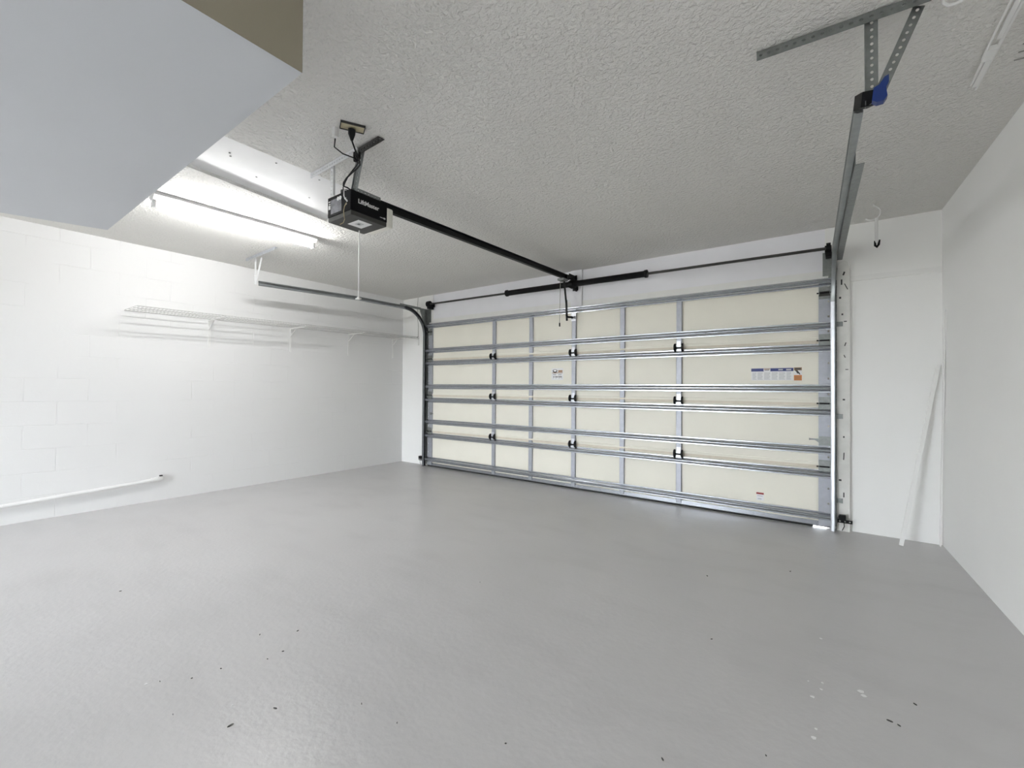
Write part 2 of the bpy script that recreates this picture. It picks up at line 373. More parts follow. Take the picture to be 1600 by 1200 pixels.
# hinges
def hinge(x, z, w=.06):
    b = MB(); y = YT - .002
    pts = [(-.5,-.045),(.5,-.045),(.5,-.012),(.42,-.004),(.42,.008),(.30,.03),(.36,.062),(-.36,.062),(-.30,.03),(-.42,.008),(-.42,-.004),(-.5,-.012)]
    b.prism([(x+p[0]*w, z+p[1]) for p in pts], 'y', y-.004, y)
    for (dx, dz) in ((-.014,.05),(.014,.05),(-.018,-.032),(.018,-.032)): b.cyl((x+dx, y-.008, z+dz), (x+dx, y-.002, z+dz), .006, 8)
    h = b.build('hinge', M['galv'], gd, smooth=True)
    e = MB(); e.cyl((x-w*.6, y-.012, z-.006), (x+w*.6, y-.012, z-.006), .0085, 12); lab(e.build('hinge_pin', M['black'], h, smooth=True), 'black hinge pin')
    for s in (-1, 1):
        e = MB(); n = 14; X = x + s*w*.60
        poly = [(y - .001 - .040*abs(math.sin(PI*k/n)), z + .040*math.cos(PI*k/n)) for k in range(n+1)]
        e.prism(poly, 'x', X-.007, X+.007); lab(e.build('hinge_ear', M['black'], h), 'black half-round ear at the side of the hinge')
for z in (.522, 1.055, 1.588):
    for x in (CX[0], CX[2], CX[4]): hinge(x, z)
# end hinges with rollers (roller stems run into the tracks)
def end_hinge(xc, z, sgn, top=False):
    y = YT - .002; b = MB()
    b.box((xc-.04, y-.004, z-.05), (xc+.04, y, z+.055)); b.box((xc-.04, y-.03, z-.012), (xc-.036, y-.004, z+.012)); b.box((xc+.036, y-.03, z-.012), (xc+.04, y-.004, z+.012))
    for (dx, dz) in ((-.02,.035),(.02,.035),(-.02,-.035),(.02,-.035)): b.cyl((xc+dx, y-.008, z+dz), (xc+dx, y-.003, z+dz), .006, 8)
    h = b.build('end_hinge', M['galvd'], gd)
    r = MB(); xo = xc + sgn*.066
    r.cyl((xc - sgn*.055, y-.02, z), (xo, y-.02, z), .006, 10)
    lab(r.build('roller_stem', M['black'], h), 'black roller stem')
for z in (.522, 1.055, 1.588, 1.99):
    end_hinge(DL+.043, z, -1); end_hinge(DR-.043, z, 1)
# top roller carriers: dark plates
b = MB(); b.box((DR-.083, YT-.008, 1.965), (DR-.004, YT-.0005, 2.005)); lab(b.build('roller_carrier', M['greyp'], gd), 'dark roller carrier plate at the top right corner')
# slide bolt at the right, small latch at the left
b = MB(); b.box((DR-.08, YT-.012, .70), (DR-.002, YT, .775)); b.box((DR-.145, YT-.010, .742), (DR-.08, YT-.002, .754)); b.prism([(DR-.11, .742), (DR-.08, .72), (DR-.08, .742)], 'y', YT-.008, YT-.004)
b.cyl((DR-.145, YT-.006, .748), (DR-.152, YT-.006, .748), .009, 10); b.build('slide_bolt', M['galvd'], gd)
b = MB(); b.box((DL+.05, YT-.01, .765), (DL+.085, YT, .80)); b.box((DL+.085, YT-.008, .776), (DL+.118, YT-.002, .786)); lab(b.build('latch', M['galvd'], gd), 'small latch at the left edge')
# operator bracket and stickers
b = MB(); b.box((3.075-.03, YT-.006, 1.955), (3.075+.03, YT, 2.05)); b.box((3.055, YT-.04, 1.975), (3.061, YT-.006, 2.01)); b.box((3.089, YT-.04, 1.975), (3.095, YT-.006, 2.01))
b.build('arm_bracket', M['galv'], gd)
yk = YS - .0012
def flat(x0, x1, z0, z1, name, m, parent, k=0, lb=None):
    b = MB(); b.box((x0, yk-.0012*(k+1), z0), (x1, yk-.0012*k-.0001, z1)); o = b.build(name, m, parent)
    if lb: lab(o, lb)
    return o
st = flat(4.915, 5.245, 1.252, 1.364, 'instruction_sticker', M['swhite'], gd, 0, 'white instruction sticker with a blue header band')
flat(4.915, 5.245, 1.334, 1.362, 'header_band', M['sblue'], st, 1)
lg = flat(5.015, 5.068, 1.335, 1.361, 'logo_panel', M['swhite'], st, 2)
flat(5.018, 5.065, 1.352, 1.359, 'logo_stripe', M['sbrown'], st, 3); flat(5.022, 5.061, 1.343, 1.349, 'logo_lettering', M['sdark'], st, 3)
flat(5.13, 5.165, 1.343, 1.353, 'header_lettering', M['sgrey'], st, 2); flat(5.19, 5.228, 1.341, 1.353, 'header_lettering', M['sgrey'], st, 2)
for (x0, x1) in ((4.925,4.957),(4.966,5.008),(5.018,5.068),(5.078,5.125),(5.135,5.182),(5.192,5.228)):
    c = MB()
    for k in range(7): c.box((x0, yk-.0024, 1.318-.0095*k), (x1 - (.008 if k % 3 == 2 else 0), yk-.0013, 1.3235-.0095*k))
    c.build('text_column', M['sgrey'], st)
ws = flat(5.248, 5.308, 1.250, 1.366, 'warning_sticker', M['swhite'], gd, 0, 'orange and white warning sticker with a dark pictogram')
flat(5.249, 5.307, 1.251, 1.298, 'orange_block', M['sorange'], ws, 1); flat(5.249, 5.307, 1.340, 1.365, 'heading_block', M['sbrown'], ws, 1)
flat(5.256, 5.300, 1.346, 1.359, 'heading_lettering', M['sdark'], ws, 2)
c = MB(); c.prism([(5.252,1.343),(5.275,1.340),(5.292,1.315),(5.297,1.302),(5.290,1.303),(5.282,1.312),(5.272,1.312),(5.268,1.325)], 'y', yk-.0024, yk-.0013); c.build('pictogram', M['sdark'], ws)
c = MB()
for k in range(4): c.box((5.255, yk-.0036, 1.285-.009*k), (5.300, yk-.0025, 1.289-.009*k))
c.build('text_line', M['sbrown'], ws)
ds = flat(2.765, 2.928, 1.268, 1.408, 'dealer_sticker', M['swhite'], gd, 0, 'small white dealer sticker with dark oval and brown lettering')
c = MB(); n = 24; o_ = [(2.815+.032*math.cos(2*PI*k/n), 1.376+.020*math.sin(2*PI*k/n)) for k in range(n)]; i_ = [(2.815+.021*math.cos(2*PI*k/n), 1.380+.012*math.sin(2*PI*k/n)) for k in range(n)]
for k in range(n):
    j = (k+1) % n; c.prism([o_[k], o_[j], i_[j], i_[k]], 'y', yk-.0024, yk-.0013)
c.build('oval_emblem', M['sdark'], ds)
flat(2.860, 2.918, 1.362, 1.384, 'brown_lettering', M['sbrown'], ds, 1); flat(2.775, 2.92, 1.349, 1.357, 'brown_rule', M['sbrown'], ds, 1)
for (x0, x1, z0, z1) in ((2.785,2.83,1.325,1.342),(2.86,2.905,1.322,1.342)): flat(x0, x1, z0, z1, 'text_block', M['sgrey'], ds, 1)
for (x0, x1) in ((2.79,2.808),(2.818,2.855),(2.862,2.91)): flat(x0, x1, 1.300, 1.310, 'phone_line', M['sdark'], ds, 1)
for (x0, x1) in ((2.785,2.80),(2.822,2.838),(2.865,2.885),(2.90,2.915)): flat(x0, x1, 1.285, 1.292, 'text_block', M['sgrey'], ds, 1)
ss = flat(4.958, 5.018, 0.160, 0.230, 'serial_sticker', M['swhite'], gd, 0, 'tiny white sticker with a dark red bar near the door bottom')
flat(4.958, 5.018, 0.214, 0.230, 'red_bar', M['sred'], ss, 1); flat(4.97, 5.0, 0.168, 0.178, 'text_line', M['sgrey'], ss, 1); flat(4.965, 5.01, 0.196, 0.203, 'text_line', M['sgrey'], ss, 1)

# ------------------------------------------------------------------ tracks
def cprof(s, h=.05, d=.034, t=.0025):
    """C-shaped roller track, open towards the door centre (s=+1 opens to +x)"""
    o = [(0,-h/2),(d*.55,-h/2),(d*.80,-h/2*.82),(d,-h/2*.55),(d,-h/2*.40)]
    outer = o + [(-.0+0,0)]*0
    lower = [(0,-h/2),(d*.6,-h/2),(d*.85,-h/2*.78),(d*.85,-h/2*.45)]
    li = [(d*.85-t,-h/2*.45),(d*.85-t,-h/2*.72),(d*.58,-h/2+t),(t,-h/2+t)]
    up = [(x,-y) for (x,y) in li[::-1]]; uo = [(x,-y) for (x,y) in lower[::-1]]
    pr = lower + li + up + uo
    return [(s*x, y) for (x, y) in pr]
def track(name, label, s, xv, ph, zt):
    """xv: x of the vertical run; ph: (x,y,z) list for the horizontal run from the curve end outward"""
    t = thing(name, label, 'garage door track', (xv, -.08, 0), 'garage door tracks')
    yv = YT - .024; r = .36
    V = MB(); V.sweep(cprof(s), [(xv, yv, 0.0), (xv, yv, zt-r-.02)]); V.build('vertical_track', M['shaded_track' if s > 0 else 'galv'], t, smooth=True)
    x0, y0, z0 = ph[0]
    pts = [(xv, yv, zt-r-.018)]
    n = 14
    for i in range(n+1):
        a = PI/2*i/n; k = i/n
        pts.append((xv+(x0-xv)*k, yv + (y0-yv)*(1-math.cos(a)), (zt-r) + (z0-(zt-r))*math.sin(a)))
    C_ = MB(); C_.sweep(cprof(s), pts); C_.build('curved_track', M['shaded_track' if s > 0 else 'track'], t, smooth=True)
    Hh = MB(); Hh.sweep(cprof(s), [(x, y-.001 if i == 0 else y, z) for i, (x, y, z) in enumerate(ph)]); Hh.build('horizontal_track', M['track'], t, smooth=True)
    # wall angle the vertical run is bolted to
    A = MB()
    for k in range(17):
        z0_ = .05 + k*.115
    xo = xv - s*.004
    A.perf((xo - s*.012, -.0035, .02), (0,0,1), (1,0,0), 2.08, .032, .003, .08, .006)
    A.box((min(xo, xo - s*.003), yv-.02, .02), (max(xo, xo - s*.003), -.002, 2.10)); A.build('wall_angle', M['galvd'], t)
    for z in (.25, .95, 1.72):
        B = MB(); B.box((min(xo-s*.003, xo-s*.05), -.05, z-.02), (max(xo-s*.003, xo-s*.05), -.0465, z+.02)) if s < 0 else B.box((xo-s*.05, -.008, z-.02), (xo-s*.003, -.005, z+.02))
        yy = -.05 if s < 0 else -.008
        B.cyl((xo-s*.03, yy-.007, z), (xo-s*.03, yy, z), .007, 8); B.build('jamb_clip', M['galvd'], t)
    return t
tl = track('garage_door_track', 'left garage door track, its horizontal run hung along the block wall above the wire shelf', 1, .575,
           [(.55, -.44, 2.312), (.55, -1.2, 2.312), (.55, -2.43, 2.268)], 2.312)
tr = track('garage_door_track', 'right garage door track, its horizontal run hung from the blue-clipped bracket', -1, 5.540,
           [(5.556, -.42, 2.285), (5.59, -1.3, 2.28), (5.636, -2.46, 2.272)], 2.285)
# angle stiffener along the right track and flag bracket
b = MB(); b.sweep([(0,-.03),(.003,-.03),(.003,.028),(.036,.028),(.036,.031),(0,.031)], [(5.553, -.16, 2.262), (5.59, -1.25, 2.258), (5.621, -2.03, 2.252)])
lab(b.build('stiffener_angle', M['galvd'], tr), 'flat grey stiffener angle bolted along the horizontal run')
for (t, s, x) in ((tl, 1, .573), (tr, -1, 5.543)):
    b = MB(); xx = x - s*.002
    b.prism([(-.022, 2.02), (-.022, 2.345), (-.16, 2.345), (-.16, 2.30), (-.10, 2.15), (-.10, 2.02)], 'x', min(xx, xx - s*.003), max(xx, xx - s*.003))
    b.prism([(xx, 2.02), (xx, 2.34), (xx + s*.09, 2.34), (xx + s*.09, 2.14), (xx + s*.05, 2.14), (xx + s*.05, 2.02)], 'y', -.0275, -.0235)
    b.build('flag_bracket', M['galvd'], t)
# horizontal tie from flag bracket to left track
b = MB(); b.bar((.57, -.15, 2.335), (.552, -.52, 2.345), .004, .035); b.build('tie_strap', M['galvd'], tl)
# hangers of the left track
b = MB(); b.perf((.40, -2.475, H-.003), (.68, -.02, 0), (0,1,0), .66, .032, .003, .03, .005); b.perf((.40, -2.492, H-.019), (.68, -.02, 0), (0,0,1), .66, .032, .003, .03, .005)
lab(b.build('ceiling_angle', M['galv'], tl), 'perforated angle screwed to the ceiling')
b = MB(); b.perf((.545, -2.46, 2.255), (0.01, 0, 1), (1,0,0), .28, .032, .003, .026, .0045); b.build('hanger_strap', M['brightgalv'], tl)
b = MB(); b.perf((.545, -2.455, 2.255), (.13, .0, .27), (1,0,0), .29, .032, .003, .026, .0045); b.build('hanger_strap', M['brightgalv'], tl)
# hangers of the right track
b = MB(); b.perf((5.287, -2.585, H-.003), (.53, .03, 0), (0,1,0), .53, .034, .003, .03, .0052); b.perf((5.287, -2.602, H-.02), (.53, .03, 0), (0,0,1), .53, .036, .003, .03, .0052)
lab(b.build('ceiling_angle', M['galvd'], tr), 'long grey perforated angle screwed to the ceiling')
b = MB(); b.perf((5.657, -2.565, 2.215), (-.004, 0, 1), (1,0,0), .315, .036, .003, .0255, .0052); b.bar((5.638, -2.56, 2.215), (5.636, -2.56, 2.53), .003, .03, (0,1,0)); b.build('hanger_strap', M['galvd'], tr)
b = MB(); b.perf((5.668, -2.556, 2.225), (.115, .012, .29), (1,0,-.4), .325, .034, .003, .0255, .0052); b.build('hanger_strap', M['galvd'], tr)
b = MB(); b.bar((5.648, -2.575, 2.235), (5.628, -2.49, 2.272), .045, .05); lab(b.build('track_end_bracket', M['black'], tr), 'dark end bracket on the track tip')
b = MB(); b.prism([(5.655, 2.212), (5.668, 2.20), (5.688, 2.20), (5.698, 2.215), (5.694, 2.245), (5.702, 2.262), (5.702, 2.288), (5.69, 2.284), (5.676, 2.262), (5.660, 2.255)], 'y', -2.60, -2.572)
lab(b.build('clip', M['blue'], tr), 'bright blue plastic clip')

# ------------------------------------------------------------------ torsion spring shaft
ts = thing('torsion_spring_shaft', 'black torsion spring shaft on the header above the garage door', 'torsion spring', (3.1, -.12, 2.37))
P0 = Vector((.70, -.12, 2.392)); P1 = Vector((5.50, -.12, 2.350))
P = lambda k: P0 + (P1-P0)*k
b = MB(); b.cyl(P0, P1, .0127, 16); lab(b.build('shaft', M['greyp'], ts, smooth=True), 'dark steel tube')
def spring(xa, xb):
    ka = (xa-P0.x)/(P1.x-P0.x); kb = (xb-P0.x)/(P1.x-P0.x); n = int(abs(xb-xa)/.008); pts = []; rs = []
    for i in range(n+1):
        pts.append(P(ka + (kb-ka)*i/n)); rs.append(.034 if i % 2 else .031)
    b = MB(); b.tube(pts, rs, 16); o = b.build('spring', M['black'], ts, smooth=False)
    for x in (xa, xb):
        k = (x-P0.x)/(P1.x-P0.x); c = MB(); a = P(k); c.cyl(a - Vector((.012,0,0)), a + Vector((.012,0,0)), .041, 20); c.build('spring_cone', M['black'], o, smooth=True)
spring(2.15, 3.065); spring(3.135, 3.955)
b = MB(); b.prism([(-.03, 2.30), (-.03, 2.43), (-.10, 2.42), (-.155, 2.40), (-.155, 2.33), (-.12, 2.315), (-.07, 2.30)], 'x', 3.092, 3.108); b.box((3.05, -.036, 2.31), (3.12, -.0302, 2.43)); b.cyl((3.075,-.12,2.37),(3.115,-.12,2.37),.052,20)
b.build('centre_bracket', M['black'], ts)
for (x, k, w, z) in ((.715, 0, .05, 2.392), (5.497, 1, .03, 2.35)):
    b = MB(); n = 18; pl = [(-.12 + .045*math.cos(2*PI*i/n), z + .045*math.sin(2*PI*i/n)) for i in range(n)]
    b.prism(pl, 'x', x-w/2, x+w/2); b.box((x-.025, -.12, z-.03), (x+.02, -.021, z+.025)); b.box((x-.02, -.14, z-.07), (x+.02, -.045, z-.02))
    if k == 0: b.cyl((x-.05,-.12,z-.01),(x-.02,-.12,z-.01),.018,10)
    b.build('end_bracket', M['black'], ts)

# ------------------------------------------------------------------ opener
op = thing('garage_door_opener', 'black ceiling mounted garage door opener with long black rail', 'garage door opener', (3.1, -2.97, 2.19))
MX0, MX1, MY0, MY1, MZ0, MZ1 = 2.978, 3.222, -3.10, -2.835, 2.192, 2.343
b = MB(); b.box((MX0, MY0, MZ0+.028), (MX1, MY1, MZ1)); hs = b.build('housing', M['blackp'], op, bevel=.004)
b = MB(); b.prism([(MX0+.002, MZ0), (MX1-.002, MZ0), (MX1-.002, MZ0+.028), (MX0+.002, MZ0+.028)], 'y', MY0+.004, MY1-.002); lab(b.build('base_pan', M['greyp'], op, bevel=.003), 'dark grey underside pan')
b = MB(); b.prism([(MX0+.02, MZ0+.004), (MX1-.006, MZ0+.004), (MX1-.006, MZ1-.02), (MX0+.02, MZ1-.02)], 'y', MY1, MY1+.055); lab(b.build('light_lens', M['lens'], op, bevel=.012), 'white plastic light lens')
def text_mesh(body, size, name, m, parent, mtx, ext=.0006, bold=0.0):
    cu = bpy.data.curves.new('t', 'FONT'); cu.body = body; cu.size = size; cu.extrude = ext; cu.offset = bold; cu.align_x = 'LEFT'
    to = bpy.data.objects.new('t', cu); COL.objects.link(to); bpy.context.view_layer.update()
    me = bpy.data.meshes.new_from_object(to.evaluated_get(bpy.context.evaluated_depsgraph_get()))
    bpy.data.objects.remove(to); bpy.data.curves.remove(cu)
    me.transform(mtx); me.materials.clear(); me.materials.append(m)
    o = bpy.data.objects.new(name, me); COL.objects.link(o); o.parent = parent; o.matrix_parent_inverse = parent.matrix_world.inverted(); return o
# right-hand face: x = MX1, reading along +y
mt = Matrix.Translation((MX1+.0006, MY0+.05, MZ0+.083)) @ Matrix(((0,0,1,0),(1,0,0,0),(0,1,0,0),(0,0,0,1)))
text_mesh('LiftMaster', .037, 'lettering', M['swhite'], hs, mt, bold=.0006)
b = MB(); b.box((MX1, MY1-.055, MZ0+.045), (MX1+.0008, MY1-.03, MZ0+.049)); b.box((MX1, MY1-.028, MZ0+.042), (MX1+.0008, MY1-.014, MZ0+.052)); b.build('model_lettering', M['sgrey'], hs)
# near face
b = MB(); b.box((MX0+.036, MY0-.0008, MZ0+.042), (MX0+.15, MY0, MZ1-.022)); lab(b.build('wiring_label', M['label'], hs), 'grey wiring diagram label on the rear face')
b = MB(); b.box((MX0+.012, MY0-.0008, MZ0+.075), (MX0+.03, MY0, MZ0+.10)); b.box((MX0+.016, MY0-.0008, MZ0+.105), (MX0+.03, MY0, MZ0+.112)); b.box((MX0+.012, MY0-.0008, MZ0+.12), (MX0+.03, MY0, MZ0+.126)); b.build('side_label', M['swhite'], hs)
b = MB(); b.cyl((MX0+.118, MY0-.004, MZ1-.03), (MX0+.118, MY0, MZ1-.03), .012, 14); b.cyl((MX0+.140, MY0-.004, MZ1-.03), (MX0+.140, MY0, MZ1-.03), .012, 14); b.build('button', M['swhite'], hs)
b = MB()
for (dx, dz) in ((.19,-.05),(.20,-.062),(.206,-.07),(.198,-.085)): b.box((MX0+dx, MY0-.004, MZ1+dz), (MX0+dx+.008, MY0, MZ1+dz+.007))
b.build('wire_terminal', M['swhite'], hs)
# label on the underside
b = MB(); b.box((MX0+.085, MY0+.085, MZ0-.0008), (MX0+.20, MY0+.185, MZ0)); ul = lab(b.build('underside_label', M['swhite'], op), 'white printed label under the opener')
b = MB(); b.box((MX0+.12, MY0+.11, MZ0-.0016), (MX0+.165, MY0+.15, MZ0-.0009)); b.build('printed_block', M['sgrey'], ul)
b = MB(); b.box((MX0+.133, MY0+.12, MZ0-.0022), (MX0+.15, MY0+.135, MZ0-.0017)); b.build('printed_symbol', M['sdark'], ul)
# aerial wire hanging at the corner and white bell wire
b = MB(); b.tube([(MX1-.035,MY0-.004,MZ0+.075),(MX1-.05,MY0-.008,MZ0+.055),(MX1-.065,MY0-.004,MZ0+.03),(MX1-.07,MY0+.004,MZ0-.004),(MX1-.09,MY0+.02,MZ0-.006),(MX1-.15,MY0+.05,MZ0-.005),(MX1-.20,MY0+.06,MZ0-.002)], .0022, 6); lab(b.build('aerial_wire', M['cord'], op, smooth=True), 'thin tan aerial wire')
b = MB(); b.tube([(MX1-.055,MY0+.02,MZ1+.004),(MX1-.06,MY0-.006,MZ1+.006),(MX1-.058,MY0-.008,MZ1-.03),(MX1-.05,MY0-.007,MZ1-.05),(MX1-.04,MY0-.003,MZ1-.062)], .003, 6); lab(b.build('bell_wire', M['whitep'], op, smooth=True), 'white bell wire')
# rail
R0 = Vector((3.10, -3.02, 2.3695)); R1 = Vector((3.062, -.19, 2.436))
b = MB(); b.bar(R0, R1, .012, .046); b.bar(R0 + Vector((0,0,.023)), R1 + Vector((0,0,.023)), .045, .006); b.bar(R0 - Vector((0,0,.02)), R1 - Vector((0,0,.02)), .032, .012)
b.build('rail', M['black'], op)
b = MB(); b.bar((3.062, -.24, 2.43), (3.062, -.185, 2.436), .052, .056); b.box((3.036,-.19,2.440),(3.04,-.0302,2.482)); b.box((3.084,-.19,2.440),(3.088,-.0302,2.482)); b.box((3.02,-.034,2.436),(3.104,-.0302,2.49)); b.build('header_bracket', M['black'], op)
b = MB(); b.box((3.02, -.34, 2.378), (3.10, -.24, 2.402)); b.cyl((3.06,-.30,2.366),(3.06,-.30,2.38),.018,12); lab(b.build('trolley', M['galvd'], op, bevel=.003), 'grey trolley under the rail')
b = MB(); b.bar((3.062,-.262,2.385), (3.068,-.215,2.12), .022, .006, (0,1,0)); b.bar((3.07,-.222,2.17), (3.064,-.195,1.94), .024, .006, (0,1,0)); b.build('door_arm', M['black'], op)
b = MB(); b.tube([(3.066,-.21,2.01),(3.068,-.20,1.99),(3.072,-.17,1.985),(3.075,-.12,1.992),(3.075,-.09,1.992)], .013, 8); b.cyl((3.05,-.085,1.992),(3.10,-.085,1.992),.008,10); b.build('curved_arm', M['black'], op, smooth=True)
b = MB(); b.cyl((3.035,-.30,2.372),(3.03,-.30,1.90),.0035,8); rc = lab(b.build('release_cord', M['greyw'], op), 'thin grey release cord')
b = MB(); b.cyl((3.03,-.30,1.905),(3.03,-.30,1.865),.008,10); b.build('cord_knob', M['black'], rc)
# long white cord with small end piece
b = MB(); b.cyl((3.02,-2.90,MZ0+.001),(3.02,-2.90,1.748),.0032,8); pc = lab(b.build('pull_cord', M['whitep'], op), 'long white cord hanging under the opener')
b = MB(); b.tube([(3.02,-2.90,1.756),(3.02,-2.90,1.748),(3.02,-2.90,1.738)], [.007,.011,.006], 10); b.box((3.0,-2.91,1.740),(3.04,-2.89,1.746)); b.build('cord_end', M['whitep'], pc)
# hanging frame
b = MB(); b.perf((2.80,-3.095,H-.003),(.52,-.018,0),(0,1,0),.52,.034,.003,.028,.005); b.perf((2.80,-3.112,H-.02),(.52,-.018,0),(0,0,1),.52,.034,.003,.028,.005); lab(b.build('ceiling_angle', M['brightgalv'], op), 'bright perforated angle across the ceiling')
b = MB(); b.perf((3.325,-3.10,H-.008),(.195,-.01,0),(0,1,0),.195,.04,.003,.028,.006); b.perf((3.325,-3.122,H-.028),(.195,-.01,0),(0,0,1),.195,.04,.003,.028,.006); lab(b.build('shaded_angle_end', M['greyp'], op), 'perforated end of the ceiling angle, coloured dark for its shade')  # end section coloured dark for the shade it sits in
b = MB(); b.perf((3.03,-3.105,MZ1+.002),(0,0,1),(1,0,0),.185,.026,.003,.024,.0042); b.bar((3.046,-3.10,MZ1+.002),(3.044,-3.10,2.53),.003,.014,(0,1,0)); lab(b.build('hanger_strap', M['brightgalv'], op), 'bright perforated hanger strap')
b = MB(); b.perf((3.20,-3.06,MZ1+.002),(.145,-.05,.185),(1,0,0),.245,.042,.003,.0245,.0045); b.bar((3.175,-3.06,MZ1+.002),(3.325,-3.115,2.53),.003,.02,(0,1,0)); lab(b.build('hanger_strap', M['galvd'], op), 'dull grey perforated hanger strap')
b = MB(); b.perf((3.198,MY0+.03,MZ1+.0165),(0,1,0),(0,0,1),.20,.03,.003,.025,.0045); b.box((3.16,MY0+.03,MZ1+.0005),(3.198,MY1-.035,MZ1+.003)); b.build('mounting_angle', M['galvd'], op)
b = MB(); b.cyl((3.14,MY0+.02,MZ1),(3.14,MY0+.02,MZ1+.012),.03,16); b.build('cable_gland', M['greyp'], op)
# power cord and plug
b = MB(); b.tube([(3.46,-3.255,2.515),(3.455,-3.25,2.48),(3.44,-3.22,2.45),(3.40,-3.17,2.44),(3.36,-3.135,2.43),(3.32,-3.13,2.42),(3.26,-3.13,2.405),(3.205,-3.12,2.40),(3.17,-3.115,2.385),(3.16,-3.11,2.37),(3.19,-3.10,2.355),(3.20,-3.08,2.343)], .0045, 8); lab(b.build('power_cord', M['black'], op, smooth=True), 'black power cord')
b = MB(); b.tube([(3.375,-3.30,2.50),(3.36,-3.295,2.46),(3.37,-3.25,2.44),(3.38,-3.19,2.44),(3.35,-3.14,2.44),(3.30,-3.13,2.43),(3.24,-3.13,2.40),(3.20,-3.125,2.375),(3.165,-3.115,2.355),(3.15,-3.10,2.343)], .0035, 8); lab(b.build('signal_cord', M['black'], op, smooth=True), 'thin black second cord')
b = MB(); b.tube([(3.47,-3.262,2.535),(3.465,-3.26,2.51),(3.458,-3.254,2.48)], [.019,.018,.006], 12); b.build('plug', M['black'], op, smooth=True)
b = MB(); b.tube([(3.33+.02*math.cos(a*.7), -3.135+.012*math.sin(a*.7), 2.485+.022*math.sin(a*1.3)) for a in range(24)], .006, 7); lab(b.build('cord_coil', M['black'], op, smooth=True), 'black cord bundled on the ceiling angle')

# ceiling receptacle
rc = thing('ceiling_receptacle', 'dark metal receptacle box on the ceiling above the opener', 'electrical outlet', (3.47, -3.27, H))
mrot = Matrix.Translation((3.475, -3.262, H)) @ Matrix.Rotation(math.radians(62), 4, 'Z')
b = MB(); b.box((-.062,-.034,-.012),(.062,-.030,-.0005), mrot); b.box((-.062,.030,-.012),(.062,.034,-.0005), mrot); b.box((-.062,-.03,-.012),(-.058,.03,-.0005), mrot); b.box((.058,-.03,-.012),(.062,.03,-.0005), mrot)
b.build('box_frame', M['greyp'], rc)
b = MB(); b.box((-.058,-.03,-.008),(.058,.03,-.001), mrot); lab(b.build('cover_plate', M['almond'], rc), 'almond cover plate')
b = MB(); b.box((3.375,-3.318,2.50),(3.40,-3.295,H-.0005)); lab(b.build('adapter', M['whitep'], rc), 'white plug adapter')

# ------------------------------------------------------------------ fluorescent light
FA = Vector((1.575, -3.62, 0)); FB = Vector((1.615, -2.41, 0))
fl = thing('fluorescent_light', 'lit white fluorescent strip light on the ceiling near the block wall', 'ceiling light', (1.595, -3.0, H))
ang = math.atan2(FB.y-FA.y, FB.x-FA.x); Lf = (FB-FA).length
mf = Matrix.Translation((FA.x, FA.y, H)) @ Matrix.Rotation(ang, 4, 'Z')      # local x along the fixture, local y to its left
b = MB(); pr = [(-.066,-.0005),(-.066,-.022),(-.022,-.050),(.022,-.050),(.066,-.022),(.066,-.0005)]
n = len(pr); vs = [mf @ Vector((0, p[0], p[1])) for p in pr] + [mf @ Vector((Lf, p[0], p[1])) for p in pr]
b.add(vs, [tuple(range(n)), tuple(range(n, 2*n))] + [(i, (i+1) % n, n+(i+1) % n, n+i) for i in range(n)]); hsg = b.build('housing', M['trim'], fl)
b = MB(); b.cyl(mf @ Vector((.022, 0, -.076)), mf @ Vector((Lf-.022, 0, -.076)), .0165, 20); tb = b.build('tube', M['tube'], fl, smooth=True)
for k in (0.004, Lf-.024):
    b = MB(); b.box((k, -.022, -.098), (k+.02, .022, -.047), mf); b.build('lamp_socket', M['whitep'], fl)
b = MB(); q = mf @ Vector((Lf-.03, -.044, -.034)); b.cyl(q, q + Vector((.002,0,-.004)), .007, 10); b.build('screw', M['galvd'], fl)

# ------------------------------------------------------------------ wire shelf on the left wall
ws_ = thing('wire_shelf', 'long white wire shelf on wall brackets along the left block wall', 'shelf', (0, -1.75, 1.9))
ZA, ZB = 1.893, 1.935      # the shelf climbs a little towards the door
YA, YZ_ = -3.41, -.05
zs = lambda y: ZA + (ZB-ZA)*(y-YA)/(YZ_-YA)
D = .42
b = MB()
for x in (.008, .14, .28, D): b.cyl((x, YA, zs(YA)-.004), (x, YZ_, zs(YZ_)-.004), .0035 if x < D else .004, 6)
b.cyl((D+.004, YA, zs(YA)-.028), (D+.004, YZ_, zs(YZ_)-.028), .004, 6)
b.build('long_rod', M['shaded_rod'], ws_)
b = MB(); n = 112
for i in range(n+1):
    y = YA + (YZ_-YA)*i/n
    b.tube([(.006, y, zs(y)), (D, y, zs(y)), (D+.006, y, zs(y)-.004), (D+.006, y, zs(y)-.03)], .0017, 4)
b.build('wire_deck', M['shaded_rod'], ws_)
for y in (-2.69, -1.79, -.97, -.20):
    b = MB(); z = zs(y) - .012
    b.box((.0005, y-.011, z-.30), (.007, y+.011, z)); b.bar((.004, y, z-.006), (D-.03, y, z-.006), .020, .012)
    b.bar((.006, y, z-.10), (.13, y, z-.012), .012, .006)
    b.build('bracket', M['whitew'], ws_)

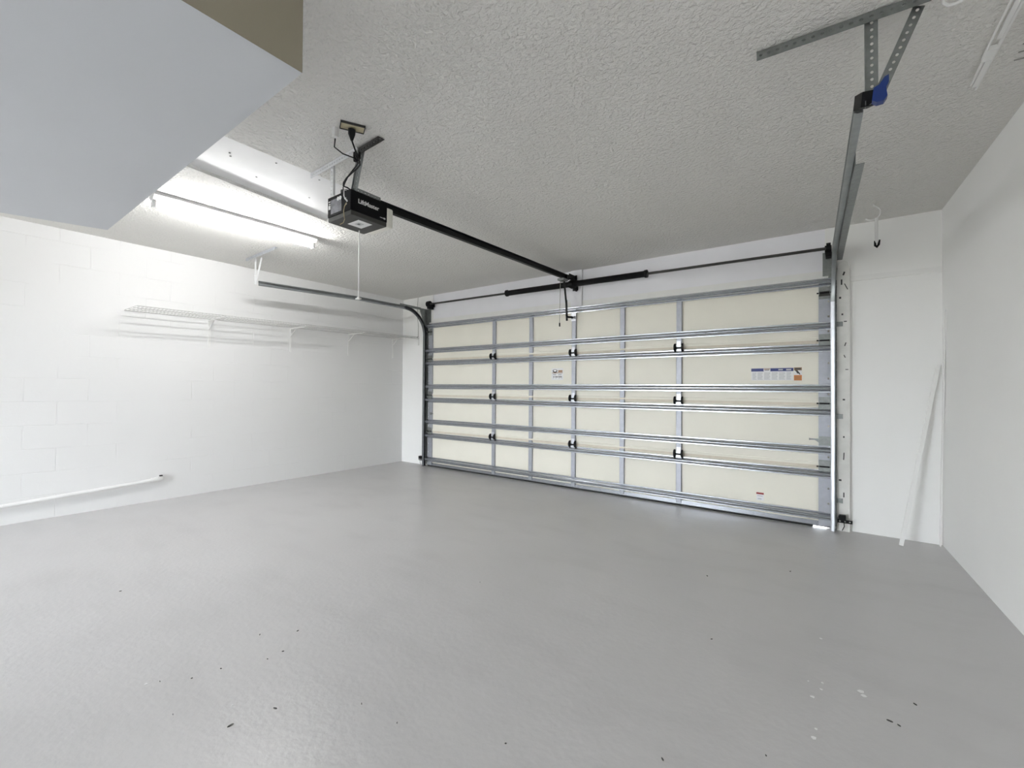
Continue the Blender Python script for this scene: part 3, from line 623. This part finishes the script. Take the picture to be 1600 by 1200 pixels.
# ------------------------------------------------------------------ conduit pipe low on the left wall
cp = thing('drain_pipe', 'white plastic pipe running low along the left block wall', 'pipe', (.045, -3.1, .2))
b = MB(); b.tube([(.05, YB+.02, .03), (.05, -4.2, .165), (.05, -3.17, .222)], .017, 14); b.build('pipe', M['whitep'], cp, smooth=True)
b = MB(); b.tube([(.05, -3.19, .221), (.05, -3.135, .2245), (.046, -3.118, .225), (.03, -3.11, .225), (.001, -3.11, .225)], .021, 14); b.build('elbow', M['whitep'], cp, smooth=True)
b = MB(); b.cyl((.05, -3.2, .221), (.05, -3.185, .222), .0225, 14); b.build('coupling', M['whitep'], cp, smooth=True)
b = MB(); b.box((.012,-3.12,.247),(.03,-3.095,.256)); lab(b.build('pipe_strap', M['black'], cp), 'small dark strap over the pipe end')

# ------------------------------------------------------------------ left corner button wire
wb = thing('wall_button', 'small white wall button hanging on a wire in the left front corner', 'wall button', (.36, -.02, 1.87))
b = MB(); b.box((.34,-.022,1.815),(.38,-.0005,1.935)); b.build('body', M['whitep'], wb, bevel=.004)
b = MB(); b.box((.353,-.027,1.93),(.367,-.003,1.945)); b.build('strain_relief', M['black'], wb)
b = MB(); b.tube([(.36,-.006,1.94),(.364,-.006,2.1),(.368,-.03,2.25),(.362,-.03,2.4),(.352,-.012,2.50),(.352,-.008,2.548)], .0035, 6); b.build('wire', M['greyw'], wb, smooth=True)

# ------------------------------------------------------------------ safety sensors
def sensor(x, s, y, label):
    t = thing('safety_sensor', label, 'safety sensor', (x, y, .1), 'door safety sensors')
    b = MB(); b.perf((x, y, .085), (s, 0, 0), (0,0,1), .10, .028, .003, .034, .006); b.box((min(x, x+s*.003), y-.03, .07), (max(x, x+s*.003), y, .115)); b.build('bracket', M['black'], t)
    b = MB(); xa = x + s*.012; b.box((min(xa, xa+s*.045), y-.045, .10), (max(xa, xa+s*.045), y-.004, .142)); b.cyl((xa - s*.004, y-.025, .121), (xa, y-.025, .121), .014, 14); b.build('sensor_body', M['black'], t, bevel=.003)
    b = MB(); b.tube([(xa+s*.03, y-.02, .10), (xa+s*.035, y-.022, .05), (xa+s*.02, y-.02, .012)], .003, 6); b.build('wire', M['black'], t, smooth=True)
sensor(.553, -1, -.055, 'black safety sensor low beside the left door track')
sensor(5.556, 1, -.062, 'black safety sensor low on the right jamb board')

# ------------------------------------------------------------------ sticks in the right corner
def stick(label, p, q, w, th, up):
    b = MB(); b.bar(p, q, w, th, up); return tag(b.build('stick', M['trim'], bevel=.001), label, 'stick', 'white sticks in the right corner')
stick('white stick leaning diagonally across the front wall beside the jamb board', (5.943, -.212, .004), (6.176, -.014, 1.366), .026, .012, (0,1,0))
stick('thin white stick standing upright in the right corner against the right wall', (W-.022, -.055, 0.002), (W+.0035, -.098, 1.77), .022, .008, (1,0,0))

# ------------------------------------------------------------------ ceiling hooks
def hook(label, ox, oy):
    t = thing('ceiling_hook', label, 'hook', (ox, oy, H), 'white ceiling hooks')
    return t
h1 = hook('white ceiling hook with a black tip by the right front corner', 5.772, -.42)
b = MB(); x, y = 5.772, -.42
b.tube([(x, y, H), (x+.004, y, H-.012), (x+.03, y, H-.032), (x+.042, y, H-.052), (x+.038, y, H-.085), (x+.018, y, H-.112), (x-.01, y, H-.118), (x-.032, y, H-.112), (x-.045, y, H-.10)], .0055, 10); b.build('upper_hook', M['whitew'], h1, smooth=True)
b = MB(); b.tube([(x+.018, y, H-.105), (x+.018, y, H-.29)], .010, 12); b.build('shank', M['whitew'], h1, smooth=True)
b = MB(); b.tube([(x+.008, y, H-.275), (x+.01, y-.004, H-.31), (x+.02, y-.006, H-.322), (x+.03, y-.004, H-.305), (x+.036, y, H-.272)], [.005,.008,.010,.008,.005], 10); lab(b.build('tip', M['black'], h1, smooth=True), 'black rubber tip')
h2 = hook('white ceiling hook near the right track hanger, curved end in view', 5.86, -2.53)
b = MB(); x, y = 5.86, -2.53
b.tube([(x-.012, y-.06, H), (x-.012, y-.06, H-.02), (x-.014, y-.035, H-.03), (x-.008, y+.0, H-.034), (x+.006, y+.022, H-.034), (x+.028, y+.030, H-.034), (x+.05, y+.02, H-.034), (x+.066, y-.005, H-.03)], .0055, 10); b.build('upper_hook', M['whitew'], h2, smooth=True)

# ------------------------------------------------------------------ ceiling rack at the upper right
rk = thing('ceiling_rack', 'white wire storage rack mounted to the ceiling by the right wall', 'rack', (6.06, -2.2, H))
b = MB(); b.tube([(6.062,-1.79,H-.012),(6.098,-2.9,H-.012)], .006, 8); b.build('rod', M['whitew'], rk, smooth=True)
b = MB(); b.tube([(6.035,-1.86,H-.02),(6.04,-2.02,H-.02)], .0045, 8); b.build('rod', M['whitew'], rk, smooth=True)
b = MB(); b.tube([(6.036,-2.10,H-.02),(6.06,-2.9,H-.02)], .0045, 8); b.build('rod', M['whitew'], rk, smooth=True)
b = MB(); b.bar((6.052,-1.83,H-.016),(6.058,-2.02,H-.016),.018,.008); b.bar((6.060,-2.16,H-.016),(6.075,-2.9,H-.016),.016,.006); b.build('flat_rail', M['whitew'], rk)
b = MB(); b.box((6.035,-2.11,H-.026),(6.07,-2.03,H-.006)); b.build('clip', M['whitew'], rk, bevel=.003)
for y in (-1.93, -1.985, -2.04, -2.095, -2.15):
    b = MB(); b.cyl((6.15, y, H-.003), (wx(y)-.002, y+.01, H-.003), .0025, 6); lab(b.build('shadow_stripe_wire', M['greyw'], rk), 'thin grey wire standing in for a shadow stripe on the ceiling')  # grey wires drawn in place of the shadow stripes on the ceiling

# ------------------------------------------------------------------ camera
f_px, yaw, pitch, roll = 693.056, 0.631907, 0.0102227, 0.00753339
cyw, syw = math.cos(yaw), math.sin(yaw)
f = Vector((-syw, cyw, 0)); r = Vector((cyw, syw, 0)); u = Vector((0,0,1))
f2 = f*math.cos(pitch) + u*math.sin(pitch); u2 = u*math.cos(pitch) - f*math.sin(pitch)
r3 = r*math.cos(roll) + u2*math.sin(roll); u3 = u2*math.cos(roll) - r*math.sin(roll)
cam = bpy.data.cameras.new('camera'); co = bpy.data.objects.new('camera', cam); COL.objects.link(co)
m4 = Matrix((r3, u3, -f2)).transposed().to_4x4(); m4.translation = Vector((5.55211, -4.64655, 1.16132))
co.matrix_world = m4; cam.sensor_width = 36.0; cam.sensor_fit = 'HORIZONTAL'; cam.lens = f_px*36.0/1600.0; cam.clip_start = 0.02
S.camera = co

# ------------------------------------------------------------------ daylight
w = bpy.data.worlds.new('world'); S.world = w; w.use_nodes = True
nt = w.node_tree; bg = nt.nodes['Background']; bg.inputs[1].default_value = WORLD
# overcast sky above, darker paving and lawn below the horizon
tc = nt.nodes.new('ShaderNodeTexCoord'); sp = nt.nodes.new('ShaderNodeSeparateXYZ'); nt.links.new(tc.outputs['Generated'], sp.inputs[0])
cr = nt.nodes.new('ShaderNodeValToRGB'); nt.links.new(ramp(nt, sp.outputs['Z'], -1, 1), cr.inputs[0])
cr.color_ramp.elements[0].position = 0.49; cr.color_ramp.elements[0].color = (0.20, 0.20, 0.18, 1)
cr.color_ramp.elements[1].position = 0.51; cr.color_ramp.elements[1].color = (0.90, 0.95, 1.0, 1)
nt.links.new(cr.outputs[0], bg.inputs[0])
pl = bpy.data.lights.new('doorway_portal', 'AREA'); pl.shape = 'RECTANGLE'; pl.size = DX1-DX0; pl.size_y = DZ
pl.cycles.is_portal = True
po = bpy.data.objects.new('doorway_portal', pl); COL.objects.link(po); po.location = ((DX0+DX1)/2, YB-.05, DZ/2); po.rotation_euler = (-PI/2, 0, 0)
po.rotation_euler = (PI/2, 0, PI)

S.view_settings.view_transform = 'Standard'; S.view_settings.look = 'None'; S.view_settings.gamma = 1.0
S.view_settings.exposure = 0.06
S.cycles.max_bounces = 14; S.cycles.diffuse_bounces = 10; S.cycles.glossy_bounces = 6
S.cycles.use_denoising = True; S.cycles.sample_clamp_indirect = 8.0
S.cycles.caustics_reflective = False; S.cycles.caustics_refractive = False
